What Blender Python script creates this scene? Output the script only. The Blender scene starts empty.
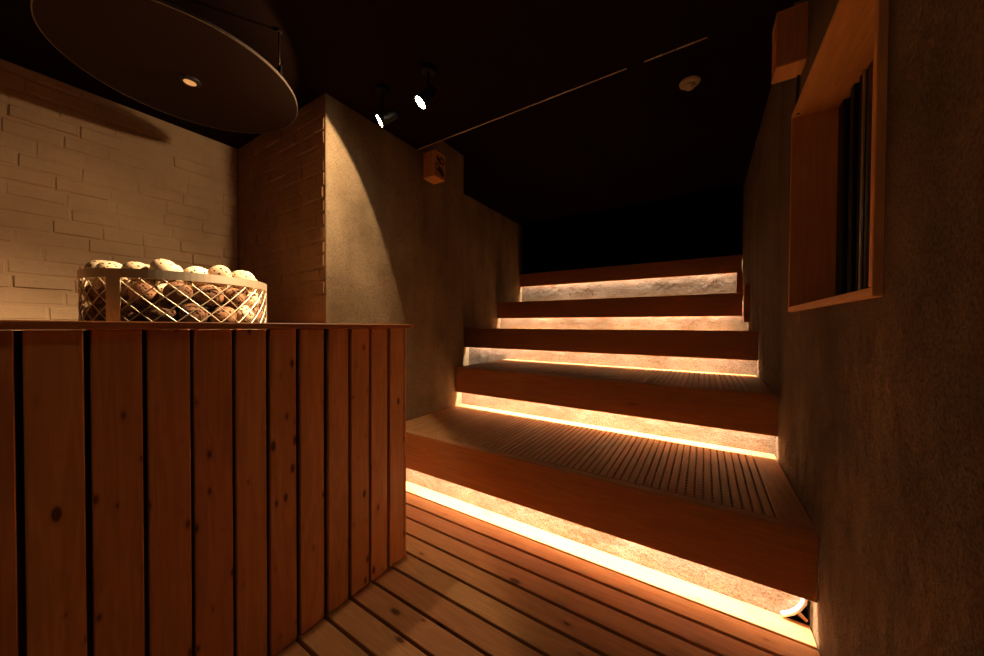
import bpy, bmesh, math, random
from mathutils import Vector, Matrix, Euler
R_ = math.radians
random.seed(7)
scn = bpy.context.scene
COL = scn.collection
vs = scn.view_settings
scn.display_settings.display_device = 'sRGB'
vs.view_transform = 'Standard'
vs.look = 'None'
vs.gamma = 1.0
vs.use_curve_mapping = False
vs.exposure = 0.0

# ------------------------------------------------------------------ materials
def new_mat(name):
    m = bpy.data.materials.new(name)
    m.use_nodes = True
    nt = m.node_tree
    b = nt.nodes['Principled BSDF']
    return m, nt, nt.nodes, nt.links, b

def plain(name, col, rough=.5, metal=0., spec=.5):
    m, nt, N, L, b = new_mat(name)
    b.inputs['Base Color'].default_value = (*col, 1)
    b.inputs['Roughness'].default_value = rough
    b.inputs['Metallic'].default_value = metal
    b.inputs['Specular IOR Level'].default_value = spec
    return m

def ramp(N, stops):
    r = N.new('ShaderNodeValToRGB')
    e = r.color_ramp.elements
    e[0].position, e[0].color = stops[0][0], (*stops[0][1], 1)
    e[1].position, e[1].color = stops[-1][0], (*stops[-1][1], 1)
    for p, c in stops[1:-1]:
        x = e.new(p); x.color = (*c, 1)
    return r

def mix(N, L, typ, fac, a, b):
    n = N.new('ShaderNodeMix'); n.data_type = 'RGBA'; n.blend_type = typ
    for sock, v in ((n.inputs[0], fac), (n.inputs[6], a), (n.inputs[7], b)):
        if hasattr(v, 'links'): L.new(v, sock)
        elif isinstance(v, tuple): sock.default_value = (*v, 1)
        else: sock.default_value = v
    return n.outputs[2]

def wood(name, light, dark, knots=True, rough=.5, kn=(10, 23, .20)):
    """pine: grain coordinates (x along the board) come from the mesh attribute gco"""
    m, nt, N, L, b = new_mat(name)
    a = N.new('ShaderNodeAttribute'); a.attribute_name = 'gco'
    rn = N.new('ShaderNodeAttribute'); rn.attribute_name = 'rnd'
    mp = N.new('ShaderNodeMapping'); mp.inputs['Scale'].default_value = (1.3, 16, 16)
    L.new(a.outputs['Vector'], mp.inputs['Vector'])
    n1 = N.new('ShaderNodeTexNoise'); n1.inputs['Scale'].default_value = 1.0
    n1.inputs['Detail'].default_value = 4; n1.inputs['Distortion'].default_value = .6
    L.new(mp.outputs[0], n1.inputs['Vector'])
    # growth rings: bands of the low-frequency noise
    mul = N.new('ShaderNodeMath'); mul.operation = 'MULTIPLY'; mul.inputs[1].default_value = 42
    L.new(n1.outputs['Fac'], mul.inputs[0])
    sn = N.new('ShaderNodeMath'); sn.operation = 'SINE'; L.new(mul.outputs[0], sn.inputs[0])
    mr = N.new('ShaderNodeMapRange'); mr.inputs[1].default_value = -1; mr.inputs[2].default_value = 1
    L.new(sn.outputs[0], mr.inputs[0])
    mp2 = N.new('ShaderNodeMapping'); mp2.inputs['Scale'].default_value = (6, 260, 260)
    L.new(a.outputs['Vector'], mp2.inputs['Vector'])
    n2 = N.new('ShaderNodeTexNoise'); n2.inputs['Detail'].default_value = 2
    n2.inputs['Scale'].default_value = 1
    L.new(mp2.outputs[0], n2.inputs['Vector'])
    f = N.new('ShaderNodeMath'); f.operation = 'MULTIPLY_ADD'; f.inputs[1].default_value = .45
    L.new(mr.outputs[0], f.inputs[0])
    h = N.new('ShaderNodeMath'); h.operation = 'MULTIPLY'; h.inputs[1].default_value = .55
    L.new(n2.outputs['Fac'], h.inputs[0]); L.new(h.outputs[0], f.inputs[2])
    mid = tuple((x*.62+y*.38) for x, y in zip(light, dark))
    r = ramp(N, [(.15, light), (.55, tuple(.75*x+.25*y for x, y in zip(light, dark))), (.9, mid)])
    L.new(f.outputs[0], r.inputs[0])
    # each board its own tone
    mr2 = N.new('ShaderNodeMapRange'); mr2.inputs[3].default_value = .68; mr2.inputs[4].default_value = 1.12
    L.new(rn.outputs['Fac'], mr2.inputs[0])
    cb = N.new('ShaderNodeCombineColor')
    pw = N.new('ShaderNodeMath'); pw.operation = 'POWER'; pw.inputs[1].default_value = .55
    L.new(mr2.outputs[0], pw.inputs[0])
    L.new(pw.outputs[0], cb.inputs[0]); L.new(mr2.outputs[0], cb.inputs[1]); L.new(mr2.outputs[0], cb.inputs[2])
    c = mix(N, L, 'MULTIPLY', 1.0, r.outputs[0], cb.outputs[0])
    if knots:
        mp3 = N.new('ShaderNodeMapping'); mp3.inputs['Scale'].default_value = (kn[0], kn[1], kn[1])
        L.new(a.outputs['Vector'], mp3.inputs['Vector'])
        v = N.new('ShaderNodeTexVoronoi'); v.inputs['Scale'].default_value = 1
        v.inputs['Randomness'].default_value = 1
        L.new(mp3.outputs[0], v.inputs['Vector'])
        # only some cells carry a knot, and of unequal size
        sc = N.new('ShaderNodeSeparateColor'); L.new(v.outputs['Color'], sc.inputs[0])
        sz = N.new('ShaderNodeMapRange'); sz.inputs[1].default_value = .25; sz.inputs[2].default_value = 1
        sz.inputs[3].default_value = .0; sz.inputs[4].default_value = kn[2]
        L.new(sc.outputs[0], sz.inputs[0])
        dv = N.new('ShaderNodeMath'); dv.operation = 'SUBTRACT'
        L.new(v.outputs['Distance'], dv.inputs[0]); L.new(sz.outputs[0], dv.inputs[1])
        kr = N.new('ShaderNodeMapRange'); kr.inputs[1].default_value = -.05; kr.inputs[2].default_value = .03
        kr.inputs[3].default_value = .9; kr.inputs[4].default_value = 0
        L.new(dv.outputs[0], kr.inputs[0])
        kr2 = N.new('ShaderNodeMapRange'); kr2.inputs[1].default_value = .0; kr2.inputs[2].default_value = .16
        kr2.inputs[3].default_value = .35; kr2.inputs[4].default_value = 0
        L.new(dv.outputs[0], kr2.inputs[0])
        c = mix(N, L, 'MIX', kr2.outputs[0], c, dark)
        c = mix(N, L, 'MIX', kr.outputs[0], c, tuple(x*.28 for x in dark))
    L.new(c, b.inputs['Base Color'])
    b.inputs['Roughness'].default_value = rough
    b.inputs['Specular IOR Level'].default_value = .3
    bp = N.new('ShaderNodeBump'); bp.inputs['Strength'].default_value = .15; bp.inputs['Distance'].default_value = .002
    L.new(f.outputs[0], bp.inputs['Height']); L.new(bp.outputs[0], b.inputs['Normal'])
    return m

def concrete(name, c1, c2, bump=.6, dist=.006, pits=True, streak=True, spec=.2, pore=.5):
    m, nt, N, L, b = new_mat(name)
    g = N.new('ShaderNodeNewGeometry')
    n1 = N.new('ShaderNodeTexNoise'); n1.inputs['Scale'].default_value = 2.2; n1.inputs['Detail'].default_value = 6
    n1.inputs['Roughness'].default_value = .62
    L.new(g.outputs['Position'], n1.inputs['Vector'])
    mp = N.new('ShaderNodeMapping'); mp.inputs['Scale'].default_value = (5, 5, .9)
    L.new(g.outputs['Position'], mp.inputs['Vector'])
    n2 = N.new('ShaderNodeTexNoise'); n2.inputs['Scale'].default_value = 1; n2.inputs['Detail'].default_value = 5
    L.new(mp.outputs[0], n2.inputs['Vector'])
    ad = N.new('ShaderNodeMath'); ad.operation = 'MULTIPLY_ADD'
    ad.inputs[1].default_value = .5 if streak else 0.
    L.new(n2.outputs['Fac'], ad.inputs[0])
    hf = N.new('ShaderNodeMath'); hf.operation = 'MULTIPLY'; hf.inputs[1].default_value = .5 if streak else 1.
    L.new(n1.outputs['Fac'], hf.inputs[0]); L.new(hf.outputs[0], ad.inputs[2])
    r = ramp(N, [(.34, c2), (.66, c1)])
    L.new(ad.outputs[0], r.inputs[0])
    pn = N.new('ShaderNodeTexNoise'); pn.inputs['Scale'].default_value = 120; pn.inputs['Detail'].default_value = 3
    L.new(g.outputs['Position'], pn.inputs['Vector'])
    pm = N.new('ShaderNodeMapRange'); pm.inputs[1].default_value = .38; pm.inputs[2].default_value = .52
    pm.inputs[3].default_value = .55; pm.inputs[4].default_value = 1.08
    L.new(pn.outputs['Fac'], pm.inputs[0])
    pc = N.new('ShaderNodeCombineColor')
    for i in range(3): L.new(pm.outputs[0], pc.inputs[i])
    L.new(mix(N, L, 'MULTIPLY', pore, r.outputs[0], pc.outputs[0]), b.inputs['Base Color'])
    b.inputs['Roughness'].default_value = .88
    b.inputs['Specular IOR Level'].default_value = spec
    n3 = N.new('ShaderNodeTexNoise'); n3.inputs['Scale'].default_value = 95; n3.inputs['Detail'].default_value = 6
    n3.inputs['Roughness'].default_value = .65
    L.new(g.outputs['Position'], n3.inputs['Vector'])
    n4 = N.new('ShaderNodeTexNoise'); n4.inputs['Scale'].default_value = 9; n4.inputs['Detail'].default_value = 4
    L.new(g.outputs['Position'], n4.inputs['Vector'])
    msk = N.new('ShaderNodeMapRange'); msk.inputs[1].default_value = .42; msk.inputs[2].default_value = .62
    msk.inputs[3].default_value = .2; msk.inputs[4].default_value = 1
    n5 = N.new('ShaderNodeTexNoise'); n5.inputs['Scale'].default_value = 2.6; n5.inputs['Detail'].default_value = 3
    L.new(g.outputs['Position'], n5.inputs['Vector']); L.new(n5.outputs['Fac'], msk.inputs[0])
    m1 = N.new('ShaderNodeMath'); m1.operation = 'MULTIPLY'
    L.new(n3.outputs['Fac'], m1.inputs[0]); L.new(msk.outputs[0], m1.inputs[1])
    m2 = N.new('ShaderNodeMath'); m2.operation = 'MULTIPLY_ADD'; m2.inputs[1].default_value = 2.0
    L.new(n4.outputs['Fac'], m2.inputs[0]); L.new(m1.outputs[0], m2.inputs[2])
    bp = N.new('ShaderNodeBump'); bp.inputs['Strength'].default_value = bump; bp.inputs['Distance'].default_value = dist
    L.new(m2.outputs[0], bp.inputs['Height']); L.new(bp.outputs[0], b.inputs['Normal'])
    return m

def emit(name, col, s):
    m, nt, N, L, b = new_mat(name)
    b.inputs['Base Color'].default_value = (.8, .8, .8, 1)
    b.inputs['Emission Color'].default_value = (*col, 1)
    b.inputs['Emission Strength'].default_value = s
    return m

WL, WD = (.72, .345, .125), (.34, .105, .024)
M = {}
M['pine'] = wood('pine_boards', WL, WD)
M['pine_frame'] = wood('pine_frame', (.80, .40, .13), (.50, .18, .045), knots=False)
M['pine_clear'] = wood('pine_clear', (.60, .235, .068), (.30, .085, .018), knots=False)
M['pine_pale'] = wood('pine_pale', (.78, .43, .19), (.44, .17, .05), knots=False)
M['pine_floor'] = wood('pine_floor', (.74, .39, .16), (.40, .14, .04), kn=(5.0, 11, .16))
M['pine_fascia'] = wood('pine_fascia', (.82, .42, .155), (.50, .20, .055), kn=(2.2, 7, .055))
M['concrete'] = concrete('rough_concrete', (.235, .162, .098), (.125, .083, .048), 1., .022, pore=.55)
M['riser'] = concrete('riser_concrete', (.46, .405, .335), (.29, .25, .20), .9, .010, streak=False, pore=.8)
M['plaster'] = concrete('side_plaster', (.38, .275, .165), (.19, .13, .075), .8, .010)
M['brick'] = concrete('painted_brick', (.54, .355, .21), (.42, .27, .155), .35, .006, streak=False, pore=.12)
M['pier'] = concrete('dark_brown_brick', (.27, .135, .065), (.19, .09, .04), .8, .008, streak=False)  # darker, browner tone than the brick wall
M['black_wall'] = concrete('black_paint_wall', (.005, .003, .003), (.004, .003, .002), .2, .002, spec=.03)
M['ceiling'] = concrete('dark_ceiling_paint', (.013, .005, .003), (.010, .004, .002), .2, .002, spec=.03)
M['sub'] = plain('dark_subfloor', (.02, .012, .008), .9)
M['black'] = plain('black_metal', (.012, .011, .010), .45, .6)
M['iron'] = plain('dark_iron', (.05, .035, .025), .5, .8)
M['steel'] = plain('brushed_steel', (.62, .50, .36), .42, .85)
M['wire'] = plain('mesh_steel', (.66, .52, .36), .4, .8)
M['hood'] = plain('hood_steel', (.019, .007, .003), .7, .0, .15)
M['hood_rim'] = plain('hood_rim', (.30, .24, .18), .45, .8)
M['white'] = plain('off_white_plastic', (.62, .50, .38), .5)
M['glass'] = plain('night_glass', (.004, .006, .007), .06, 0, .5)
M['alu'] = plain('dark_window_profile', (.03, .032, .032), .3, .7)
M['hose'] = plain('white_hose', (.85, .80, .70), .5)
M['ink'] = plain('black_ink', (.006, .005, .005), .5)
M['amber'] = emit('amber_lamp_glass', (1, .42, .12), .55)
M['lens'] = emit('spot_lens', (1, .86, .58), 60)
M['led'] = emit('led_strip_light', (1, .76, .5), 6)
M['fabric_red'] = plain('red_stained_wood', (.42, .085, .035), .5)

def stone_mat(name, ca, cb):
    m, nt, N, L, b = new_mat(name)
    tc = N.new('ShaderNodeTexCoord')
    v = N.new('ShaderNodeTexVoronoi'); v.inputs['Scale'].default_value = 52; v.inputs['Randomness'].default_value = .35
    L.new(tc.outputs['Object'], v.inputs['Vector'])
    mr = N.new('ShaderNodeMapRange'); mr.inputs[1].default_value = .22; mr.inputs[2].default_value = .32
    L.new(v.outputs['Distance'], mr.inputs[0])
    n = N.new('ShaderNodeTexNoise'); n.inputs['Scale'].default_value = 14; n.inputs['Detail'].default_value = 4
    L.new(tc.outputs['Object'], n.inputs['Vector'])
    oi = N.new('ShaderNodeObjectInfo')
    r = ramp(N, [(.3, ca), (.7, cb)]); L.new(n.outputs['Fac'], r.inputs[0])
    tn = N.new('ShaderNodeMapRange'); tn.inputs[3].default_value = .40; tn.inputs[4].default_value = 1.1
    L.new(oi.outputs['Random'], tn.inputs[0])
    cc = N.new('ShaderNodeCombineColor')
    for i in range(3): L.new(tn.outputs[0], cc.inputs[i])
    c0 = mix(N, L, 'MULTIPLY', 1., r.outputs[0], cc.outputs[0])
    c = mix(N, L, 'MIX', mr.outputs[0], (.06, .02, .008), c0)
    L.new(c, b.inputs['Base Color']); b.inputs['Roughness'].default_value = .8
    b.inputs['Specular IOR Level'].default_value = .2
    bp = N.new('ShaderNodeBump'); bp.inputs['Strength'].default_value = .8; bp.inputs['Distance'].default_value = .006
    L.new(mr.outputs[0], bp.inputs['Height']); L.new(bp.outputs[0], b.inputs['Normal'])
    return m
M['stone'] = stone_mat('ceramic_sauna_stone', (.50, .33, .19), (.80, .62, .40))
M['stone_shaded'] = stone_mat('shaded_sauna_stone', (.13, .055, .028), (.34, .17, .085))  # shade inside the basket put into the stone colour

# ------------------------------------------------------------------ mesh builder
class MB:
    def __init__(s):
        s.v = []; s.f = []; s.g = []; s.r = []; s.sm = []; s.mi = []
    def add(s, verts, faces, g=None, rnd=.5, smooth=False, mi=0):
        o = len(s.v)
        s.v += [tuple(p) for p in verts]
        s.g += [tuple(q) for q in (g or verts)]
        s.r += [rnd] * len(verts)
        s.f += [tuple(o + i for i in f) for f in faces]
        s.sm += [smooth] * len(faces); s.mi += [mi] * len(faces)
    def box(s, a, b, ch=.002, ax=0, rnd=None, rot=None, mi=0, off=None):
        """chamfered box from corner a to corner b; ax = grain axis"""
        a = Vector(a); b = Vector(b); c = (a + b) / 2; h = (b - a) / 2
        h = Vector((abs(h.x), abs(h.y), abs(h.z))); ch = min(ch, min(h) * .45)
        V = []; idx = {}
        for sx in (-1, 1):
            for sy in (-1, 1):
                for sz in (-1, 1):
                    for k in range(3):
                        p = Vector((sx*(h.x-ch), sy*(h.y-ch), sz*(h.z-ch)))
                        p[k] = (sx, sy, sz)[k] * h[k]
                        idx[(sx, sy, sz, k)] = len(V); V.append(p)
        F = []
        def q(l, n):
            P = [V[i] for i in l]; cr = Vector((0, 0, 0))
            for i in range(len(P)):
                cr += P[i].cross(P[(i+1) % len(P)])
            if cr.dot(n) < 0: l = l[::-1]
            F.append(l)
        for k in range(3):
            i, j = [x for x in range(3) if x != k]
            for sg in (-1, 1):
                l = []
                for (u, w) in ((-1, -1), (1, -1), (1, 1), (-1, 1)):
                    t = [0, 0, 0]; t[k] = sg; t[i] = u; t[j] = w
                    l.append(idx[(*t, k)])
                n = Vector((0, 0, 0)); n[k] = sg; q(l, n)
            # edges parallel to k
            for si in (-1, 1):
                for sj in (-1, 1):
                    t0 = [0, 0, 0]; t0[i] = si; t0[j] = sj; t1 = list(t0); t0[k] = -1; t1[k] = 1
                    l = [idx[(*t0, i)], idx[(*t1, i)], idx[(*t1, j)], idx[(*t0, j)]]
                    n = Vector((0, 0, 0)); n[i] = si; n[j] = sj; q(l, n)
        for sx in (-1, 1):
            for sy in (-1, 1):
                for sz in (-1, 1):
                    q([idx[(sx, sy, sz, k)] for k in range(3)], Vector((sx, sy, sz)))
        rnd = random.random() if rnd is None else rnd
        o = off or Vector((random.uniform(0, 50), random.uniform(0, 50), random.uniform(0, 50)))
        G = []
        for p in V:
            w = p + c; t = (w[ax], w[(ax+1) % 3], w[(ax+2) % 3]); G.append((t[0]+o[0], t[1]+o[1], t[2]+o[2]))
        W = [(rot @ p if rot else p) + c for p in V]
        s.add(W, F, G, rnd, mi=mi)
    def tube(s, pts, r, n=8, smooth=True, mi=0, caps=True):
        pts = [Vector(p) for p in pts]; V = []; F = []
        rr = r if isinstance(r, (list, tuple)) else [r]*len(pts)
        up = None
        for i, p in enumerate(pts):
            d = (pts[min(i+1, len(pts)-1)] - pts[max(i-1, 0)]).normalized()
            if up is None or abs(up.dot(d)) > .98:
                up = Vector((0, 0, 1)) if abs(d.z) < .9 else Vector((1, 0, 0))
            x = up.cross(d).normalized(); y = d.cross(x); up = y
            for k in range(n):
                t = 2*math.pi*k/n
                V.append(p + (x*math.cos(t) + y*math.sin(t))*rr[i])
        for i in range(len(pts)-1):
            for k in range(n):
                F.append((i*n+k, i*n+(k+1) % n, (i+1)*n+(k+1) % n, (i+1)*n+k))
        if caps:
            F.append(tuple(range(n))[::-1]); F.append(tuple((len(pts)-1)*n+k for k in range(n)))
        s.add(V, F, smooth=smooth, mi=mi)
    def lathe(s, prof, c, n=48, mat=None, smooth=False, mi=0):
        """closed ring of (r, z) profile points turned about z at c; mat orients"""
        V = []; F = []; m = len(prof)
        for k in range(n):
            t = 2*math.pi*k/n
            for (r, z) in prof:
                p = Vector((r*math.cos(t), r*math.sin(t), z))
                if mat: p = mat @ p
                V.append(p + Vector(c))
        for k in range(n):
            for i in range(m-1):
                a, b2 = k*m+i, ((k+1) % n)*m+i
                F.append((a, b2, b2+1, a+1))
        s.add(V, F, smooth=smooth, mi=mi)
    def prism(s, poly, mat, d, mi=0, rnd=.5):
        """2D polygon extruded by d along local z"""
        n = len(poly)
        V = [mat @ Vector((x, y, 0)) for x, y in poly] + [mat @ Vector((x, y, d)) for x, y in poly]
        F = [tuple(range(n))[::-1], tuple(range(n, 2*n))] + [(i, (i+1) % n, n+(i+1) % n, n+i) for i in range(n)]
        s.add(V, F, rnd=rnd, mi=mi)
    def build(s, name, mats, parent=None, origin=None, clean=True):
        me = bpy.data.meshes.new(name)
        o3 = Vector(origin) if origin else Vector((0, 0, 0))
        me.from_pydata([tuple(Vector(p)-o3) for p in s.v], [], s.f)
        at = me.attributes.new('gco', 'FLOAT_VECTOR', 'POINT')
        at.data.foreach_set('vector', [x for g in s.g for x in g])
        ar = me.attributes.new('rnd', 'FLOAT', 'POINT')
        ar.data.foreach_set('value', s.r)
        me.polygons.foreach_set('use_smooth', s.sm)
        me.polygons.foreach_set('material_index', s.mi)
        for m in (mats if isinstance(mats, (list, tuple)) else [mats]): me.materials.append(m)
        me.update()
        o = bpy.data.objects.new(name, me); COL.objects.link(o)
        if origin: o.location = o3
        if parent:
            o.parent = parent
            pw = Vector(parent.location); q = parent.parent
            while q: pw += Vector(q.location); q = q.parent
            o.location = o3 - pw
        return o

def empty(name, loc):
    o = bpy.data.objects.new(name, None); COL.objects.link(o); o.location = loc
    o.empty_display_size = .1
    return o
def tag(o, label, cat, group=None):
    o['label'] = label; o['category'] = cat
    if group: o['group'] = group
    return o
def struct(o):
    o['kind'] = 'structure'; return o

# ------------------------------------------------------------------ layout
XR = .383            # right wall
XN = -2.08           # near left wall
XF = -2.665          # left wall beside the upper benches
XB = -3.375          # brick wall
YP = 1.239           # face of the projecting pier
YC = 2.72            # its far corner
YBK = 5.15
ZC, ZC2, YS = 2.721, 2.95, 2.065
YN = -1.9            # wall behind the camera

# ---- floor
f = MB()
y = 1.845; k = 0
edge = [1.845, 1.731]
yy = 1.719
while yy > YN:
    edge += [yy, yy-.1020]; yy -= .1165
for i in range(0, len(edge), 2):
    a, b = edge[i+1], edge[i]
    x0, x1 = -3.33, XR-.004
    f.box((x0, a, -.028), (x1, b, 0), .0025, 0)
fl = struct(f.build('floor', M['pine_floor']))
f = MB(); f.box((XB-.2, YN-.1, -.16), (XR+.3, YBK+.2, -.06), .001)
for x in (-3.0, -2.2, -1.2, -.5, .2): f.box((x-.02, YN, -.06), (x+.02, 1.84, -.028), .001)
struct(f.build('floor', M['sub']))

# ---- right wall with the window opening
WY0, WY1, WZ0, WZ1 = 1.262, 2.278, 1.31, 2.302
w = MB()
T = XR+.28
for a, b in (((XR, YN, -.06), (T, YBK+.2, WZ0)), ((XR, YN, WZ1), (T, YBK+.2, 3.05)),
             ((XR, YN, WZ0), (T, WY0, WZ1)), ((XR, WY1, WZ0), (T, YBK+.2, WZ1))):
    w.box(a, b, .0002)
struct(w.build('wall_right', M['concrete']))

# ---- left walls: pier with concrete flank and brick face
w = MB(); w.box((XB-.2, YP+.012, -.06), (XN, YC, 3.05), .006)
struct(w.build('wall_left', M['plaster']))
w = MB(); w.box((XF-.6, YC, -.06), (XF, YBK+.1, 3.05), .0002)
struct(w.build('wall_left', M['plaster']))
w = MB(); w.box((XB-.3, YN-.3, -.06), (T, YN, 3.05), .0002)
struct(w.build('wall_behind', M['plaster']))
w = MB(); w.box((XB-.6, YBK, 2.105), (T, YBK+.2, 3.05), .0002)
struct(w.build('wall_back', M['black_wall']))

def brickwork(name, x0, x1, z0, z1, place, mat, relief=1., pad=0.):
    """hand-laid painted bricks as real relief in one mesh; place maps (u, out, z) to world"""
    b = MB(); bh, bl, jt = .083, .235, .006
    r = random.Random(3)
    nz = int((z1-z0)/(bh+jt))+1
    V = lambda u, o, z: place(u, o, z)
    b.add([V(x0, 0, z0), V(x1, 0, z0), V(x1, 0, z1), V(x0, 0, z1)], [(0, 1, 2, 3)])
    x1 -= pad
    for j in range(nz):
        z = z0 + j*(bh+jt); u = x0 - (bl*.5 if j % 2 else 0) - r.uniform(0, .06)
        while u < x1:
            L = bl*r.uniform(.72, 1.15)
            ua, ub = max(u, x0), min(u+L, x1); za, zb = z+r.uniform(-.003, .007), min(z+bh+r.uniform(-.006, .002), z1)
            if ub-ua > .02 and zb-za > .02:
                d = (.0012+abs(r.gauss(0, .0045)))*relief; t1, t2 = r.uniform(-.0025, .0025)*relief, r.uniform(-.0025, .0025)*relief
                nx, nzn = 7, 4; P = []
                for jj in range(nzn):
                    for ii in range(nx):
                        s_, q_ = ii/(nx-1), jj/(nzn-1)
                        e = (0 < ii < nx-1) and (0 < jj < nzn-1)
                        uu = ua + (ub-ua)*((0, .03, .26, .5, .74, .97, 1)[ii])
                        zz = za + (zb-za)*((0, .1, .9, 1)[jj])
                        o = d + t1*(2*s_-1) + t2*(2*q_-1) + r.uniform(-.0012, .0012) if e else -.0004
                        if not e:
                            uu += r.uniform(-.003, .003) if 0 < s_ < 1 or True else 0
                            zz += r.uniform(-.003, .003)
                        P.append(V(min(max(uu, x0), x1), o, min(max(zz, z0), z1)))
                F = [(jj*nx+ii, jj*nx+ii+1, (jj+1)*nx+ii+1, (jj+1)*nx+ii) for jj in range(nzn-1) for ii in range(nx-1)]
                b.add(P, F, smooth=False)
            u += L + jt
    return b.build(name, mat)
struct(brickwork('wall_brick', YN, YP, 0, ZC, lambda u, o, z: (XB+o, u, z), M['brick']))
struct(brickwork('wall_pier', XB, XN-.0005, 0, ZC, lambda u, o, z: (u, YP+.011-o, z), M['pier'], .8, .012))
w = MB(); w.box((XB-.3, YN-.1, -.06), (XB-.002, YP+.1, 3.05), .0002)
struct(w.build('wall_left', M['plaster']))

# ---- ceiling in two heights
c = MB(); c.box((XB-.3, YN-.1, ZC), (T, YS, 3.1), .002)
struct(c.build('ceiling', M['ceiling']))
c = MB(); c.box((XB-.3, YS, ZC2), (T, YBK+.2, 3.1), .0002)
struct(c.build('ceiling', M['ceiling']))
# chipped pale bead along the edge of the lower ceiling
c = MB(); r = random.Random(5); x = XN+.01
while x < -.01:
    l = r.uniform(.02, .10)
    if r.random() < .96:
        c.box((x, YS-.001-r.uniform(.0015, .004), ZC-.0022-r.uniform(0, .0015)), (min(x+l, -.005), YS+.003, ZC+.004), .0006)
    x += l + r.uniform(.0, .004)
struct(c.build('trim_1', plain('pale_bead', (.75, .62, .45), .6)))

# ------------------------------------------------------------------ concrete steps
TIER = [  # front y, top z, fascia bottom z, x left, x right
    (1.744, .432, .161, XN, XR),
    (2.602, .816, .567, XN, XR),
    (3.513, 1.194, .947, XF, XR),
    (4.334, 1.586, 1.343, XF, .336)]
RY = [1.848, 2.700, 3.612, 4.432, YBK]
DECK = .042
for i in range(4):
    yf, zt, zb, xl, xr = TIER[i]
    z1 = zt-DECK-.002
    s = MB()
    if i == 0:
        # broken lower right corner shows a recess
        P = [(XN, -.06), (.288, -.06), (.290, .002), (.316, .024), (.343, .056), (.360, .09), (.370, .16), (XR, .16), (XR, z1), (XN, z1)]
        mt = Matrix(((1, 0, 0, 0), (0, 0, 1, RY[0]), (0, 1, 0, 0), (0, 0, 0, 1)))
        s.prism(P, mt, .14)
        s.box((XN, RY[0]+.13, -.06), (XR, RY[1]+.15, z1), .0002)
    else:
        s.box((XF if i > 1 else XN, RY[i], -.06 if i < 2 else TIER[i-1][1]-DECK-.3), (XR, RY[i+1]+(.15 if i < 3 else 0.05), z1), .0002)
    o = struct(s.build('wall_riser', M['riser']))
s = MB(); s.box((XF, YBK-.002, 1.5), (XR, YBK+.08, 2.104), .0002)
struct(s.build('wall_riser', M['riser']))
s = MB(); s.box((.15, RY[0]+.11, -.06), (XR, RY[0]+.128, .2), .0002)
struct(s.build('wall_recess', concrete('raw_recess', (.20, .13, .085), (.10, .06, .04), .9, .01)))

# ------------------------------------------------------------------ benches
NAMES = ['lowest slatted pine bench, widest front board, directly above the plank floor',
         'second slatted pine bench from the floor, long plain front board',
         'third slatted pine bench from the floor, its top at eye height',
         'topmost slatted pine bench, below the backrest board']
LEDC = (1.0, .83, .62)
LEDP = [130, 90, 75, 78, 70]
for i, (yf, zt, zb, xl, xr) in enumerate(TIER):
    t = empty('sauna_bench', ((xl+xr)/2, yf+.4, zt-DECK)); tag(t, NAMES[i], 'bench')
    b = MB(); g = .003
    b.box((xl+g, yf, zb), (xr-g, yf+.03, zt-.004), .003, 0, rnd=(.45, .35, .2, .15)[i])
    b.build('front_board', M['pine_fascia'], t)
    yb = RY[i+1]-.003
    xa = xl+.14 if i != 0 else xl+.15
    xb = XR-.123; xe = XR-.006; ys = yb-.105
    b = MB(); b.box((xl+g, yf+.001, zt-DECK), (xe if i != 3 else xr-g, yf+.058, zt), .003, 0, rnd=.45)
    b.build('front_rail', M['pine_pale'], t)
    b = MB(); b.box((xb+.002, yf+.060, zt-DECK), (xe, yb, zt), .003, 1, rnd=.7)
    b.build('side_rail', M['pine_pale'], t)
    b = MB(); b.box((xl+g, yf+.060, zt-DECK), (xa-.002, yb, zt), .003, 1, rnd=.5)
    b.build('side_rail', M['pine_pale'], t)
    b = MB(); p = .0362; n = int((xb-xa)/p); p = (xb-xa)/n
    for k in range(n):
        b.box((xa+k*p+.0040, yf+.062, zt-.030), (xa+(k+1)*p-.0040, ys-.002, zt-.001), .002, 1, rnd=random.uniform(.6, 1))
    # cross battens seen through the gaps
    nb = 22
    for k in range(nb):
        y0 = yf+.07+(ys-yf-.09)*k/(nb-1)
        b.box((xa, y0-.007, zt-.038), (xb, y0+.007, zt-.0125), .001, 0, rnd=.4)
    b.build('slat_grate', M['pine_pale'], t)
    b = MB(); b.box((xa, ys, zt-DECK), (xb, yb, zt), .003, 0, rnd=.8)
    b.build('back_rail', M['pine_pale'], t)
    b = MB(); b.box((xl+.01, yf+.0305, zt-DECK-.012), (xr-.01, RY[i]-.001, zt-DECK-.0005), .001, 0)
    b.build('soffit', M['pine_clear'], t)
    yl, zl = RY[i]-.022, zt-DECK-.014
    b = MB(); b.box((xl+.02, yl-.009, zl-.006), (xr-.02, yl+.009, zl), .001)
    b.build('led_strip', M['led'], t)
    ld = bpy.data.lights.new('led_light', 'AREA'); ld.shape = 'RECTANGLE'
    ld.size = (xr-xl)-.06; ld.size_y = .012; ld.energy = LEDP[i]*.5; ld.color = LEDC
    lo = bpy.data.objects.new('led_light', ld); COL.objects.link(lo)
    lo.parent = t; lo.location = Vector(((xl+xr)/2, yl, zl-.0085)) - t.location

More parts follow.
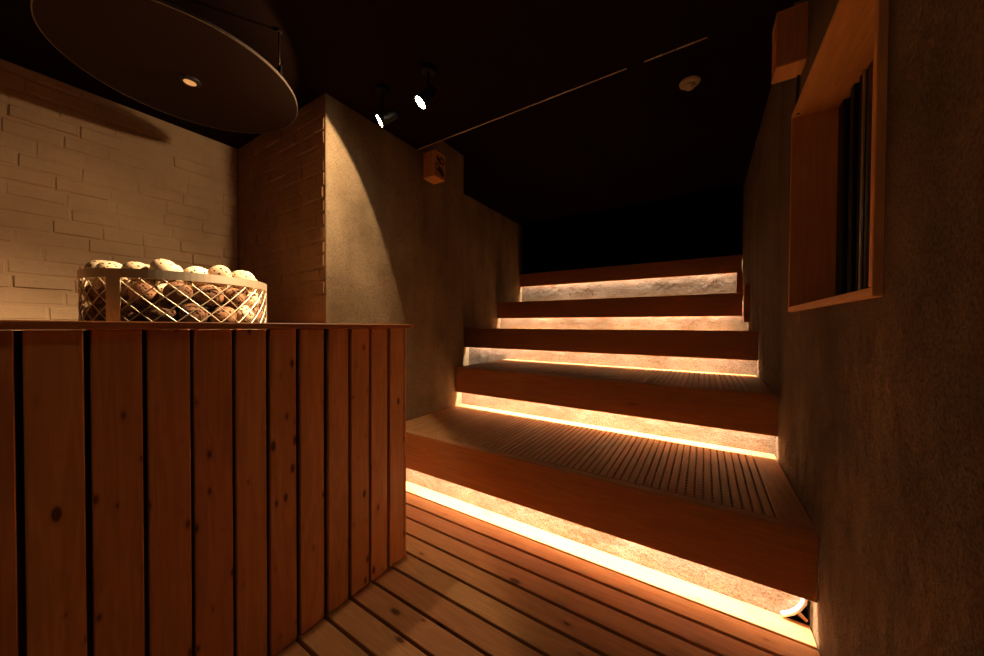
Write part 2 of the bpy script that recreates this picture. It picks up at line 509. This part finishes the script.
# backrest board on the back wall
t = empty('backrest', ((XF+XR)/2, 5.1, 2.1))
tag(t, 'long pine backrest board above the topmost bench, against the black wall', 'backrest')
b = MB(); b.box((XF+.004, 5.063, 1.897), (XR-.004, 5.093, 2.112), .003, 0, rnd=.1); b.build('front_board', M['pine_fascia'], t)
b = MB(); b.box((XF+.004, 5.0935, 2.080), (XR-.004, YBK-.0025, 2.104), .002, 0, rnd=.2); b.build('top_board', M['pine_clear'], t)
b = MB(); b.box((XF+.02, 5.118, 2.072), (XR-.02, 5.134, 2.0795), .001); b.build('led_strip', M['led'], t)
ld = bpy.data.lights.new('led_light', 'AREA'); ld.shape = 'RECTANGLE'
ld.size = XR-XF-.06; ld.size_y = .012; ld.energy = LEDP[4]*.5; ld.color = LEDC
lo = bpy.data.objects.new('led_light', ld); COL.objects.link(lo); lo.parent = t
lo.location = Vector(((XF+XR)/2, 5.126, 2.070)) - t.location

# wooden blocks on the right wall at the end of the topmost bench
t = empty('wall_block', (.36, 4.28, 1.28))
tag(t, 'upright dark pine block on the concrete wall at the right end of the topmost bench', 'block')
b = MB(); b.box((.338, 4.25, 1.292), (XR-.001, 4.335, 1.662), .003, 2, rnd=.05); b.build('block_body', M['pine_fascia'], t)
b = MB(); b.box((.3375, 4.262, 1.279), (XR-.001, 4.332, 1.292), .001, 1, rnd=.8); b.build('block_foot', M['pine_pale'], t)
b = MB(); b.box((.325, 5.02, 1.600), (XR-.001, 5.062, 1.893), .002, 2, rnd=.5)
tag(b.build('wall_block', M['pine_clear'], None, (.35, 5.04, 1.6)), 'small pine block on the right wall under the end of the backrest board', 'block')

# ------------------------------------------------------------------ heater surround
EX, EY0, EY1, EZ = -1.322, .0, 1.237, 1.207
t = empty('heater_surround', (-2.35, .62, 0))
tag(t, 'chest high box of vertical pine planks with black gaps, around the stove', 'heater surround')
b = MB()
starts = [-.142, -.038, .067, .168, .271, .372, .481, .585, .692, .807, .914, 1.020, 1.129]
ends = [-.051, .055, .156, .260, .363, .470, .572, .676, .787, .899, 1.006, 1.114, 1.2215]
tone = [.5, .15, .62, .25, .3, .2, .6, .45, .5, .55, .5, .75, .6]
for a, e, q in zip(starts, ends, tone):
    b.box((EX-.022, a, .002), (EX, e, EZ-.001), .0025, 2, rnd=q)
b.build('front_planks', M['pine'], t)
b = MB()
for k in range(18):
    x = EX-.10-.107*k
    if x-.09 < XB+.025: break
    b.box((x-.09 if k else x-.09, EY1-.022, .002), (x, EY1-.0005, EZ-.001), .002, 2)
b.box((EX-.035, EY1-.0145, .002), (EX+.0015, EY1+.0005, EZ-.001), .002, 2, rnd=.9)
b.build('end_planks', M['pine'], t)
b = MB()
for k in range(18):
    x = EX-.01-.107*k
    if x-.094 < XB+.025: break
    b.box((x-.094, -.164, .002), (x, -.144, EZ-.001), .002, 2)
b.build('side_planks', M['pine'], t)
b = MB()
b.box((EX-.034, -.144, .002), (EX-.0225, EY1-.023, EZ-.002), .001)
b.box((XB+.024, EY1-.034, .002), (EX-.035, EY1-.0225, EZ-.002), .001)
b.box((XB+.024, -.143, .002), (EX-.035, -.131, EZ-.002), .001)
b.build('backing', M['ink'], t)
b = MB(); ZT = 1.229
b.box((-1.50, -.19, EZ), (-1.295, 1.2365, ZT), .003, 1, rnd=.3)
b.box((XB+.024, -.19, EZ), (-1.5005, -.03, ZT), .003, 0, rnd=.4)
b.box((XB+.024, 1.12, EZ), (-1.5005, 1.2365, ZT), .003, 0, rnd=.5)
b.box((-2.02, 1.2366, EZ), (-1.295, 1.269, ZT), .003, 0, rnd=.3)
b.build('cap_board', M['pine_clear'], t)

# ------------------------------------------------------------------ stove with its basket of stones
HX, HY, HR, HT = -2.17, .577, .335, 1.443
KS = HR/.359
ZS = lambda z: 1.22 + (z-1.22)*KS
t = empty('sauna_heater', (HX, HY, 0))
tag(t, 'round stove with diamond mesh steel basket full of stones, inside the plank box', 'stove')
b = MB(); b.lathe([(0, .0), (.31, .0), (.31, 1.09), (HR+.005, 1.09), (HR+.005, ZS(1.110)), (0, ZS(1.110))], (HX, HY, .002), 40)
b.build('heater_body', M['iron'], t)
b = MB(); b.lathe([(0, ZS(1.115)), (.195, ZS(1.115)), (.195, ZS(1.31)), (0, ZS(1.31))], (HX, HY, 0), 32)
b.build('heating_core', M['iron'], t)
b = MB(); b.lathe([(HR-.004, HT-.036), (HR, HT-.036), (HR, HT), (HR-.004, HT), (HR-.004, HT-.036)], (HX, HY, 0), 96, smooth=False)
b.build('basket_rim', M['steel'], t)
b = MB()
nd, ph = 28, .034
def cyl(a, z, r): return Vector((HX+r*math.cos(a), HY+r*math.sin(a), z))
z0, z1 = 1.13, HT-.02
for fam in (1, -1):
    for k in range(nd):
        pts = []; n = 16
        for j in range(n+1):
            z = z0 + (z1-z0)*j/n
            a = 2*math.pi/nd*(k + fam*(z-z0)/ph*.5*1.0)
            pts.append(cyl(a, z, HR-.006+.0012*fam))
        b.tube(pts, .0024, 5)
b.build('basket_mesh', M['wire'], t)
b = MB()
for th in (-53.6, 66.4, 186.4):
    a = R_(th); rot = Matrix.Rotation(a, 3, 'Z')
    V = []; F = []; nn = 5
    for j in range(nn):
        q = (j/(nn-1)-.5)*.052/HR
        for (rr, zz) in ((HR+.0008, 1.126), (HR+.0008, HT-.001), (HR-.0032, HT-.001), (HR-.0032, 1.126)):
            V.append(cyl(a+q, zz, rr))
    for j in range(nn-1):
        for m_ in range(4):
            F.append((j*4+m_, (j+1)*4+m_, (j+1)*4+(m_+1) % 4, j*4+(m_+1) % 4))
    F += [(0, 1, 2, 3), ((nn-1)*4+3, (nn-1)*4+2, (nn-1)*4+1, (nn-1)*4)]
    bb = MB(); bb.add(V, F); bb.build('basket_strap', M['steel'], t)

def stone_mesh(seed, r, mat='stone'):
    rg = random.Random(seed); bm = bmesh.new()
    bmesh.ops.create_icosphere(bm, subdivisions=3, radius=r)
    ax = [Vector((rg.gauss(0, 1), rg.gauss(0, 1), rg.gauss(0, 1))).normalized() for _ in range(7)]
    am = [rg.uniform(-.035, .035) for _ in ax]
    for v in bm.verts:
        n = v.co.normalized(); s = 1
        for a, m_ in zip(ax, am):
            s += m_*math.sin(3*n.dot(a)+m_*40)
        v.co = n*r*s; v.co.z *= .93
    for f_ in bm.faces: f_.smooth = True
    me = bpy.data.meshes.new('sauna_stone'); bm.to_mesh(me); bm.free()
    me.materials.append(M[mat]); return me
SM = [stone_mesh(k, .0535) for k in range(6)]
SD = [stone_mesh(k+10, .0535, 'stone_shaded') for k in range(6)]
rg = random.Random(11)
first = bpy.data.objects.new('sauna_stone', SM[0])
made = []
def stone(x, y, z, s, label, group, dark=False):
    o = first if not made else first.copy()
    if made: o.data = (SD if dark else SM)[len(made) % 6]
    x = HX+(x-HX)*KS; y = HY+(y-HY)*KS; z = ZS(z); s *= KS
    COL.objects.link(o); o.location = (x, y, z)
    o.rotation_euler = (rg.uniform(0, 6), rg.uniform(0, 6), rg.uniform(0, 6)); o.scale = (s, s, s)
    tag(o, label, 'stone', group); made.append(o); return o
NR = 16
for li, z in enumerate((1.172, 1.268, 1.364)):
    for k in range(NR):
        a = 2*math.pi*(k+(.5 if li % 2 else 0))/NR + .05
        stone(HX+.293*math.cos(a), HY+.293*math.sin(a), z+rg.uniform(-.006, .006), rg.uniform(.90, 1.03),
              'pitted sauna stone packed behind the diamond mesh of the stove basket', 'stones inside the mesh basket', dark=rg.random() < (.85 if math.cos(a+R_(60)) > -.1 and math.cos(a) > -.3 and math.sin(a-R_(10)) < .55 else .25))  # mostly shade-coloured on the front and left, away from the spotlights
for k in range(10):
    a = 2*math.pi*k/10
    stone(HX+.182*math.cos(a), HY+.182*math.sin(a), 1.366, .98, 'pitted sauna stone in the middle of the heap, under the top layer', 'stones in the middle of the heap')
for k in range(4):
    a = 2*math.pi*k/4+.4
    stone(HX+.078*math.cos(a), HY+.078*math.sin(a), 1.366, .98, 'pitted sauna stone in the middle of the heap, under the top layer', 'stones in the middle of the heap')
# top layer: the ones that stand above the rim, each by itself
TOP = [(-98, .285, 1.452, 1.10, 'rounded dotted stone at the far left of the heap, above the basket rim'),
       (-72, .285, 1.446, .92, 'small stone second from the left above the basket rim'),
       (-47, .285, 1.428, .86, 'low pale stone just showing over the rim, right of the strap'),
       (-27, .280, 1.450, 1.00, 'dotted stone third from the left, the tall one right of the strap'),
       (-5, .285, 1.430, .90, 'low flat stone in the middle of the rim, just showing'),
       (17, .270, 1.466, 1.02, 'pale densely dotted stone standing highest right of the middle'),
       (38, .285, 1.455, 1.12, 'large dotted stone beside the palest one, above the rim'),
       (60, .275, 1.430, .88, 'low stone between the large dotted stone and the right end one'),
       (84, .280, 1.458, 1.08, 'rounded stone at the far right end of the heap, above the rim')]
for a, r0, z, s, lb in TOP:
    a = R_(a-0)
    stone(HX+r0*math.cos(a), HY+r0*math.sin(a), z, s, lb, 'stones on top of the basket')
for k in range(5):
    a = R_(110+k*30)
    stone(HX+.285*math.cos(a), HY+.285*math.sin(a), 1.452, .98, 'stone on the far side of the heap, against the brick wall side', 'stones at the back of the heap')
for k in range(8):
    a = 2*math.pi*k/8+.2
    stone(HX+.150*math.cos(a), HY+.150*math.sin(a), 1.455+rg.uniform(-.006, .006), .98, 'pale stone on top of the heap behind the front row', 'stones on the crown of the heap')

# let the heap settle: push stones that press into each other apart
P = [Vector(o.location) for o in made]; RD = [.0545*o.scale[0] for o in made]
for it in range(120):
    for i in range(len(P)):
        for j in range(i+1, len(P)):
            d = P[i]-P[j]; l = d.length; q = RD[i]+RD[j]-l
            if q > 0 and l > 1e-6:
                wi = .5 if P[i].z < ZS(1.40) and P[j].z < ZS(1.40) or P[i].z > ZS(1.40) and P[j].z > ZS(1.40) else (.1 if P[i].z < ZS(1.40) else .9)
                P[i] += d/l*q*wi; P[j] -= d/l*q*(1-wi)
    for i in range(len(P)):
        h = Vector((P[i].x-HX, P[i].y-HY)); m_ = HR-.012-RD[i]
        if h.length > m_: h = h.normalized()*m_; P[i].x = HX+h.x; P[i].y = HY+h.y
        P[i].z = min(max(P[i].z, ZS(1.112)+RD[i]), ZS(1.475))
        if P[i].z < ZS(1.355):
            h = Vector((P[i].x-HX, P[i].y-HY)); m_ = .197+RD[i]
            if h.length < m_: h = h.normalized()*m_; P[i].x = HX+h.x; P[i].y = HY+h.y
        elif (Vector((P[i].x-HX, P[i].y-HY))).length < .20: P[i].z = max(P[i].z, ZS(1.311)+RD[i])
for o, p in zip(made, P): o.location = p

# ------------------------------------------------------------------ hood
HZ, HRd = 2.475, .477
hc = (-2.233, .619)
t = empty('extractor_hood', (hc[0], hc[1], HZ))
tag(t, 'large thin round dark metal hood hanging from the ceiling over the stove', 'hood')
b = MB(); b.lathe([(0, HZ), (HRd-.004, HZ), (HRd-.004, HZ+.010), (0, HZ+.010)], (hc[0], hc[1], 0), 128)
b.build('hood_disc', M['hood'], t)
b = MB(); b.lathe([(HRd-.0038, HZ-.0005), (HRd-.002, HZ-.0005), (HRd, HZ+.001), (HRd, HZ+.012), (HRd-.0038, HZ+.012), (HRd-.0038, HZ-.0005)], (hc[0], hc[1], 0), 128)
b.build('hood_rim', M['hood_rim'], t)
for th in (32, 152, 272):
    a = R_(th); x, y = hc[0]+.460*math.cos(a), hc[1]+.460*math.sin(a)
    b = MB(); b.tube([(x, y, HZ+.04), (x, y, ZC-.001)], .004, 8)
    b.lathe([(0, ZC-.012), (.014, ZC-.012), (.014, ZC-.001), (0, ZC-.001)], (x, y, 0), 16)
    ro = b.build('hanging_rod', M['iron'], t)
    b = MB(); b.box((x-.022, y-.004, HZ+.0105), (x+.022, y+.004, HZ+.062), .001)
    b.build('bracket', M['iron'], ro)
lx, ly = -2.241, .622
b = MB(); b.lathe([(.026, HZ-.001), (.026, HZ-.012), (.031, HZ-.016), (.040, HZ-.010), (.046, HZ-.0005)], (lx, ly, 0), 32, smooth=True)
dl = b.build('downlight', M['ink'], t)
b = MB(); b.lathe([(0, HZ-.0125), (.0255, HZ-.0125), (.0255, HZ-.002), (0, HZ-.002)], (lx, ly, 0), 32)
b.build('lamp_glass', M['amber'], dl)

# ------------------------------------------------------------------ spotlights
def spot(cx, cy, lens, target, label, energy, size, blend, core=0):
    t = empty('ceiling_spotlight', (cx, cy, ZC)); tag(t, label, 'spotlight', None)
    b = MB(); b.lathe([(0, ZC-.026), (.038, ZC-.026), (.042, ZC-.020), (.042, ZC-.0005), (0, ZC-.0005)], (cx, cy, 0), 32)
    b.build('canopy', M['black'], t)
    Lp = Vector(lens); d = (Vector(target)-Lp).normalized(); q = d.to_track_quat('-Z', 'Y').to_matrix()
    L = .115; back = Lp - d*L
    # stem and yoke
    piv = Lp - d*(L*.55)
    b = MB(); b.tube([(cx, cy, ZC-.024), (cx, cy, piv.z+.062)], .007, 10)
    side = q @ Vector((1, 0, 0))
    top = Vector((cx, cy, piv.z+.062))
    for sg in (-1, 1):
        b.tube([top, top+side*sg*.040+Vector((0, 0, -.012)), piv+side*sg*.042, piv+side*sg*.038], .004, 8)
    b.build('yoke', M['black'], t)
    # body: local -z is the beam
    prof = [(0, L), (.024, L), (.030, L-.012), (.032, .05), (.036, .03), (.037, .001), (.0335, .001), (.0325, .007)]
    b = MB(); b.lathe(prof, Lp, 32, mat=q, smooth=True)
    bo = b.build('lamp_head', M['black'], t)
    b = MB(); b.lathe([(0, .004), (.0322, .004), (.0322, .0065), (0, .0065)], Lp, 32, mat=q)
    b.build('lens', M['lens'], bo)
    li = bpy.data.lights.new('spot_light', 'SPOT'); li.energy = energy; li.color = (1, .69, .39)
    li.spot_size = R_(size); li.spot_blend = blend; li.shadow_soft_size = .022
    lo = bpy.data.objects.new('spot_light', li); COL.objects.link(lo); lo.parent = t
    lo.location = Lp + d*.001 - t.location
    lo.rotation_euler = d.to_track_quat('-Z', 'Y').to_euler()
    if core:
        # the lamp's narrow bright beam inside its wide spill
        lc = bpy.data.lights.new('beam_light', 'SPOT'); lc.energy = core; lc.color = li.color
        lc.spot_size = R_(60); lc.spot_blend = .9; lc.shadow_soft_size = .022
        l2 = bpy.data.objects.new('beam_light', lc); COL.objects.link(l2); l2.parent = t
        l2.location = lo.location; dd = Vector((HX+.02, HY-.05, 1.36)) - Lp
        l2.rotation_euler = dd.to_track_quat('-Z', 'Y').to_euler()
    return t
def aim(p, az, el):
    return (p[0]+math.cos(R_(az))*math.cos(R_(el)), p[1]+math.sin(R_(az))*math.cos(R_(el)), p[2]-math.sin(R_(el)))
spot(-1.733, 1.415, (-1.594, 1.281, 2.40), aim((-1.594, 1.281, 2.40), -131, 34), 'black ceiling spotlight, the left of two, lens facing the camera', 38, 142, .06, 340)
spot(-1.373, 1.449, (-1.288, 1.298, 2.405), aim((-1.288, 1.298, 2.405), -128, 50), 'black ceiling spotlight, the right of two, seen at a slant', 34, 110, .3, 340)
# added fill spotlight, unseen behind the camera, to light the near end
spot(-.45, -.90, (-.48, -.80, 2.455), (-.75, .55, .6), 'added unseen fill spotlight at the near end of the room, behind the viewer', 3, 130, .6)

# ------------------------------------------------------------------ wooden speaker boxes
def wood_box(name, x0, x1, y0, y1, z0, z1, face, label):
    t = empty(name, ((x0+x1)/2, (y0+y1)/2, z0)); tag(t, label, 'box')
    w_ = .010
    b = MB()
    b.box((x0, y0, z0), (x1, y1, z0+w_), .001, 1, rnd=.95)
    b.box((x0, y0, z1-w_), (x1, y1, z1), .001, 1, rnd=.6)
    b.box((x0, y0, z0+w_), (x1, y0+w_, z1-w_), .001, 2, rnd=.2)
    b.box((x0, y1-w_, z0+w_), (x1, y1, z1-w_), .001, 2, rnd=.3)
    b.build('box_shell', M['pine_frame'], t)
    xf = x1 if face > 0 else x0
    b = MB(); b.box((xf-face*.012, y0+w_, z0+w_), (xf-face*.002, y1-w_, z1-w_), .0005, 2, rnd=.7)
    b.build('front_panel', M['pine_clear'], t)
    b = MB(); xw = x0 if face > 0 else x1
    b.box((xw+face*.002, y0+w_+.001, z0+w_+.001), (xw+face*.008, y1-w_-.001, z1-w_-.001), .0005, 2)
    b.build('back_panel', M['pine_clear'], t)
    return t
ZB0, ZB1 = 2.455, 2.715
lb = wood_box('speaker_box', XN+.0003, -1.951, 2.14, 2.276, 2.502, ZB1+.008, 1, 'small pine box with black emblem high on the left wall near the spotlights')
# emblem: two black shapes on the room-facing side
b = MB()
mt = Matrix(((0, 0, 1, -1.9525), (1.25, 0, 0, 2.208), (0, 1.2, 0, 2.598), (0, 0, 0, 1)))
def ell(cx, cy, rx, ry, rot, n=28):
    c_, s_ = math.cos(rot), math.sin(rot)
    return [(cx+rx*math.cos(2*math.pi*k/n)*c_-ry*math.sin(2*math.pi*k/n)*s_, cy+rx*math.cos(2*math.pi*k/n)*s_+ry*math.sin(2*math.pi*k/n)*c_) for k in range(n)]
def ringshape(cx, cy, r1, r2, m_):
    for k in range(24):
        a, e = 2*math.pi*k/24, 2*math.pi*(k+1)/24
        m_.prism([(cx+r1*math.cos(a), cy+r1*math.sin(a)), (cx+r2*math.cos(a), cy+r2*math.sin(a)),
                  (cx+r2*math.cos(e), cy+r2*math.sin(e)), (cx+r1*math.cos(e), cy+r1*math.sin(e))], mt, .0015)
ringshape(-.026, -.006, .017, .026, b)
ringshape(.022, .050, .016, .025, b)
b.prism(ell(.014, -.026, .040, .021, -.65), mt, .0016)
b.prism(ell(-.010, .048, .028, .014, -.75), mt, .0016)
b.build('emblem', M['ink'], lb)
rb = wood_box('speaker_box', .272, XR-.001, 2.072, 2.202, ZB0, ZB1, -1, 'pine box hanging high on the right wall beyond the window, with a cable below')
b = MB(); b.tube([(XR-.010, 2.19, ZB0+.01), (XR-.010, 2.20, ZB0-.05), (XR-.012, 2.21, 2.32), (XR-.003, 2.22, 2.28)], .006, 8)
b.build('cable', M['ink'], rb)

# ---- smoke detector
t = empty('smoke_detector', (-.107, 2.745, ZC2))
tag(t, 'small round cream smoke detector on the dark ceiling', 'smoke detector')
b = MB(); b.lathe([(0, -.020), (.050, -.020), (.064, -.012), (.066, 0), (0, 0)], (-.107, 2.745, ZC2-.0005), 40)
b.build('base', M['white'], t)
b = MB(); b.lathe([(0, -.052), (.018, -.050), (.030, -.042), (.034, -.034), (.034, -.021), (0, -.021)], (-.107, 2.745, ZC2-.0005), 32, smooth=True)
b.build('sensor_head', M['white'], t)

# ------------------------------------------------------------------ window
t = empty('window_1', (.5, 1.77, WZ0)); struct(t)
XO, XI = XR-.019, .575
b = MB()
b.box((XO, WY0-.007, WZ0-.008), (XI, WY1+.007, WZ0+.018), .002, 1, rnd=.75)
b.box((XO, WY0-.007, WZ1-.018), (XI, WY1+.007, WZ1+.008), .002, 1, rnd=.8)
b.box((XO, WY1-.018, WZ0+.0185), (XI, WY1+.007, WZ1-.0185), .002, 2, rnd=.25)
b.box((XO, WY0-.007, WZ0+.0185), (XI, WY0+.018, WZ1-.0185), .002, 2, rnd=.55)
b.build('window_frame', M['pine_frame'], t)
b = MB(); b.box((.548, WY0+.019, WZ0+.019), (.556, WY1-.019, WZ1-.019), .0005)
b.build('glass_pane', M['glass'], t)
b = MB(); b.box((.532, 2.190, WZ0+.019), (.5475, WY1-.019, WZ1-.019), .002)
b.build('window_sash', M['ink'], t)
b = MB()
b.box((.535, 2.075, WZ0+.019), (.5475, 2.115, WZ1-.019), .002)
b.box((.541, 2.02, WZ0+.019), (.5475, 2.035, WZ1-.019), .002)
b.build('window_stile', M['alu'], t)
b = MB(); b.box((.538, 1.985, WZ0+.019), (.5475, 1.997, WZ1-.019), .002)  # steel strip stands in for a bright reflection on the glass
b.build('glass_reflection', M['steel'], t)

# ------------------------------------------------------------------ hose and offcut at the foot of the lowest riser
b = MB()
b.tube([(.290, 1.834, .012), (.318, 1.832, .032), (.340, 1.831, .058), (.357, 1.831, .092), (.364, 1.832, .14), (.366, 1.835, .22)], .010, 12)
tag(b.build('drain_hose', M['hose'], None, (.30, 1.83, .0)), 'short white hose curving down to the floor at the right end of the lowest riser', 'hose')
b = MB(); b.box((-.030, -.005, -.006), (.030, .005, .006), .001, 0, rot=Euler((0, R_(42), R_(8))).to_matrix())
o = b.build('wood_offcut', M['pine_pale'], None); o.location = (.350, 1.853, .026)
tag(o, 'small splinter of pale wood leaning in the dark gap beside the white hose', 'wood scrap')

# ------------------------------------------------------------------ world and camera
wd = bpy.data.worlds.new('world'); scn.world = wd; wd.use_nodes = True
wd.node_tree.nodes['Background'].inputs[0].default_value = (.0, .0, .0, 1)
wd.node_tree.nodes['Background'].inputs[1].default_value = 0

cam = bpy.data.cameras.new('camera'); co = bpy.data.objects.new('camera', cam); COL.objects.link(co)
FPX = 333.4709
cam.sensor_fit = 'HORIZONTAL'; cam.sensor_width = 36; cam.lens = FPX/984*36
cam.shift_y = (331.21-328)/984
cam.clip_start = .02
yaw, pit, rol = R_(32.4946), R_(-.8022), R_(-.2982)
fw = Vector((-math.sin(yaw)*math.cos(pit), math.cos(yaw)*math.cos(pit), math.sin(pit)))
rt = Vector((math.cos(yaw), math.sin(yaw), 0)); up = rt.cross(fw)
# image content turned by rol
r2 = rt*math.cos(rol) - up*math.sin(rol); u2 = rt*math.sin(rol) + up*math.cos(rol)
mw = Matrix((( r2.x, u2.x, -fw.x, 0), (r2.y, u2.y, -fw.y, 0), (r2.z, u2.z, -fw.z, 1.22), (0, 0, 0, 1)))
co.matrix_world = mw
scn.camera = co
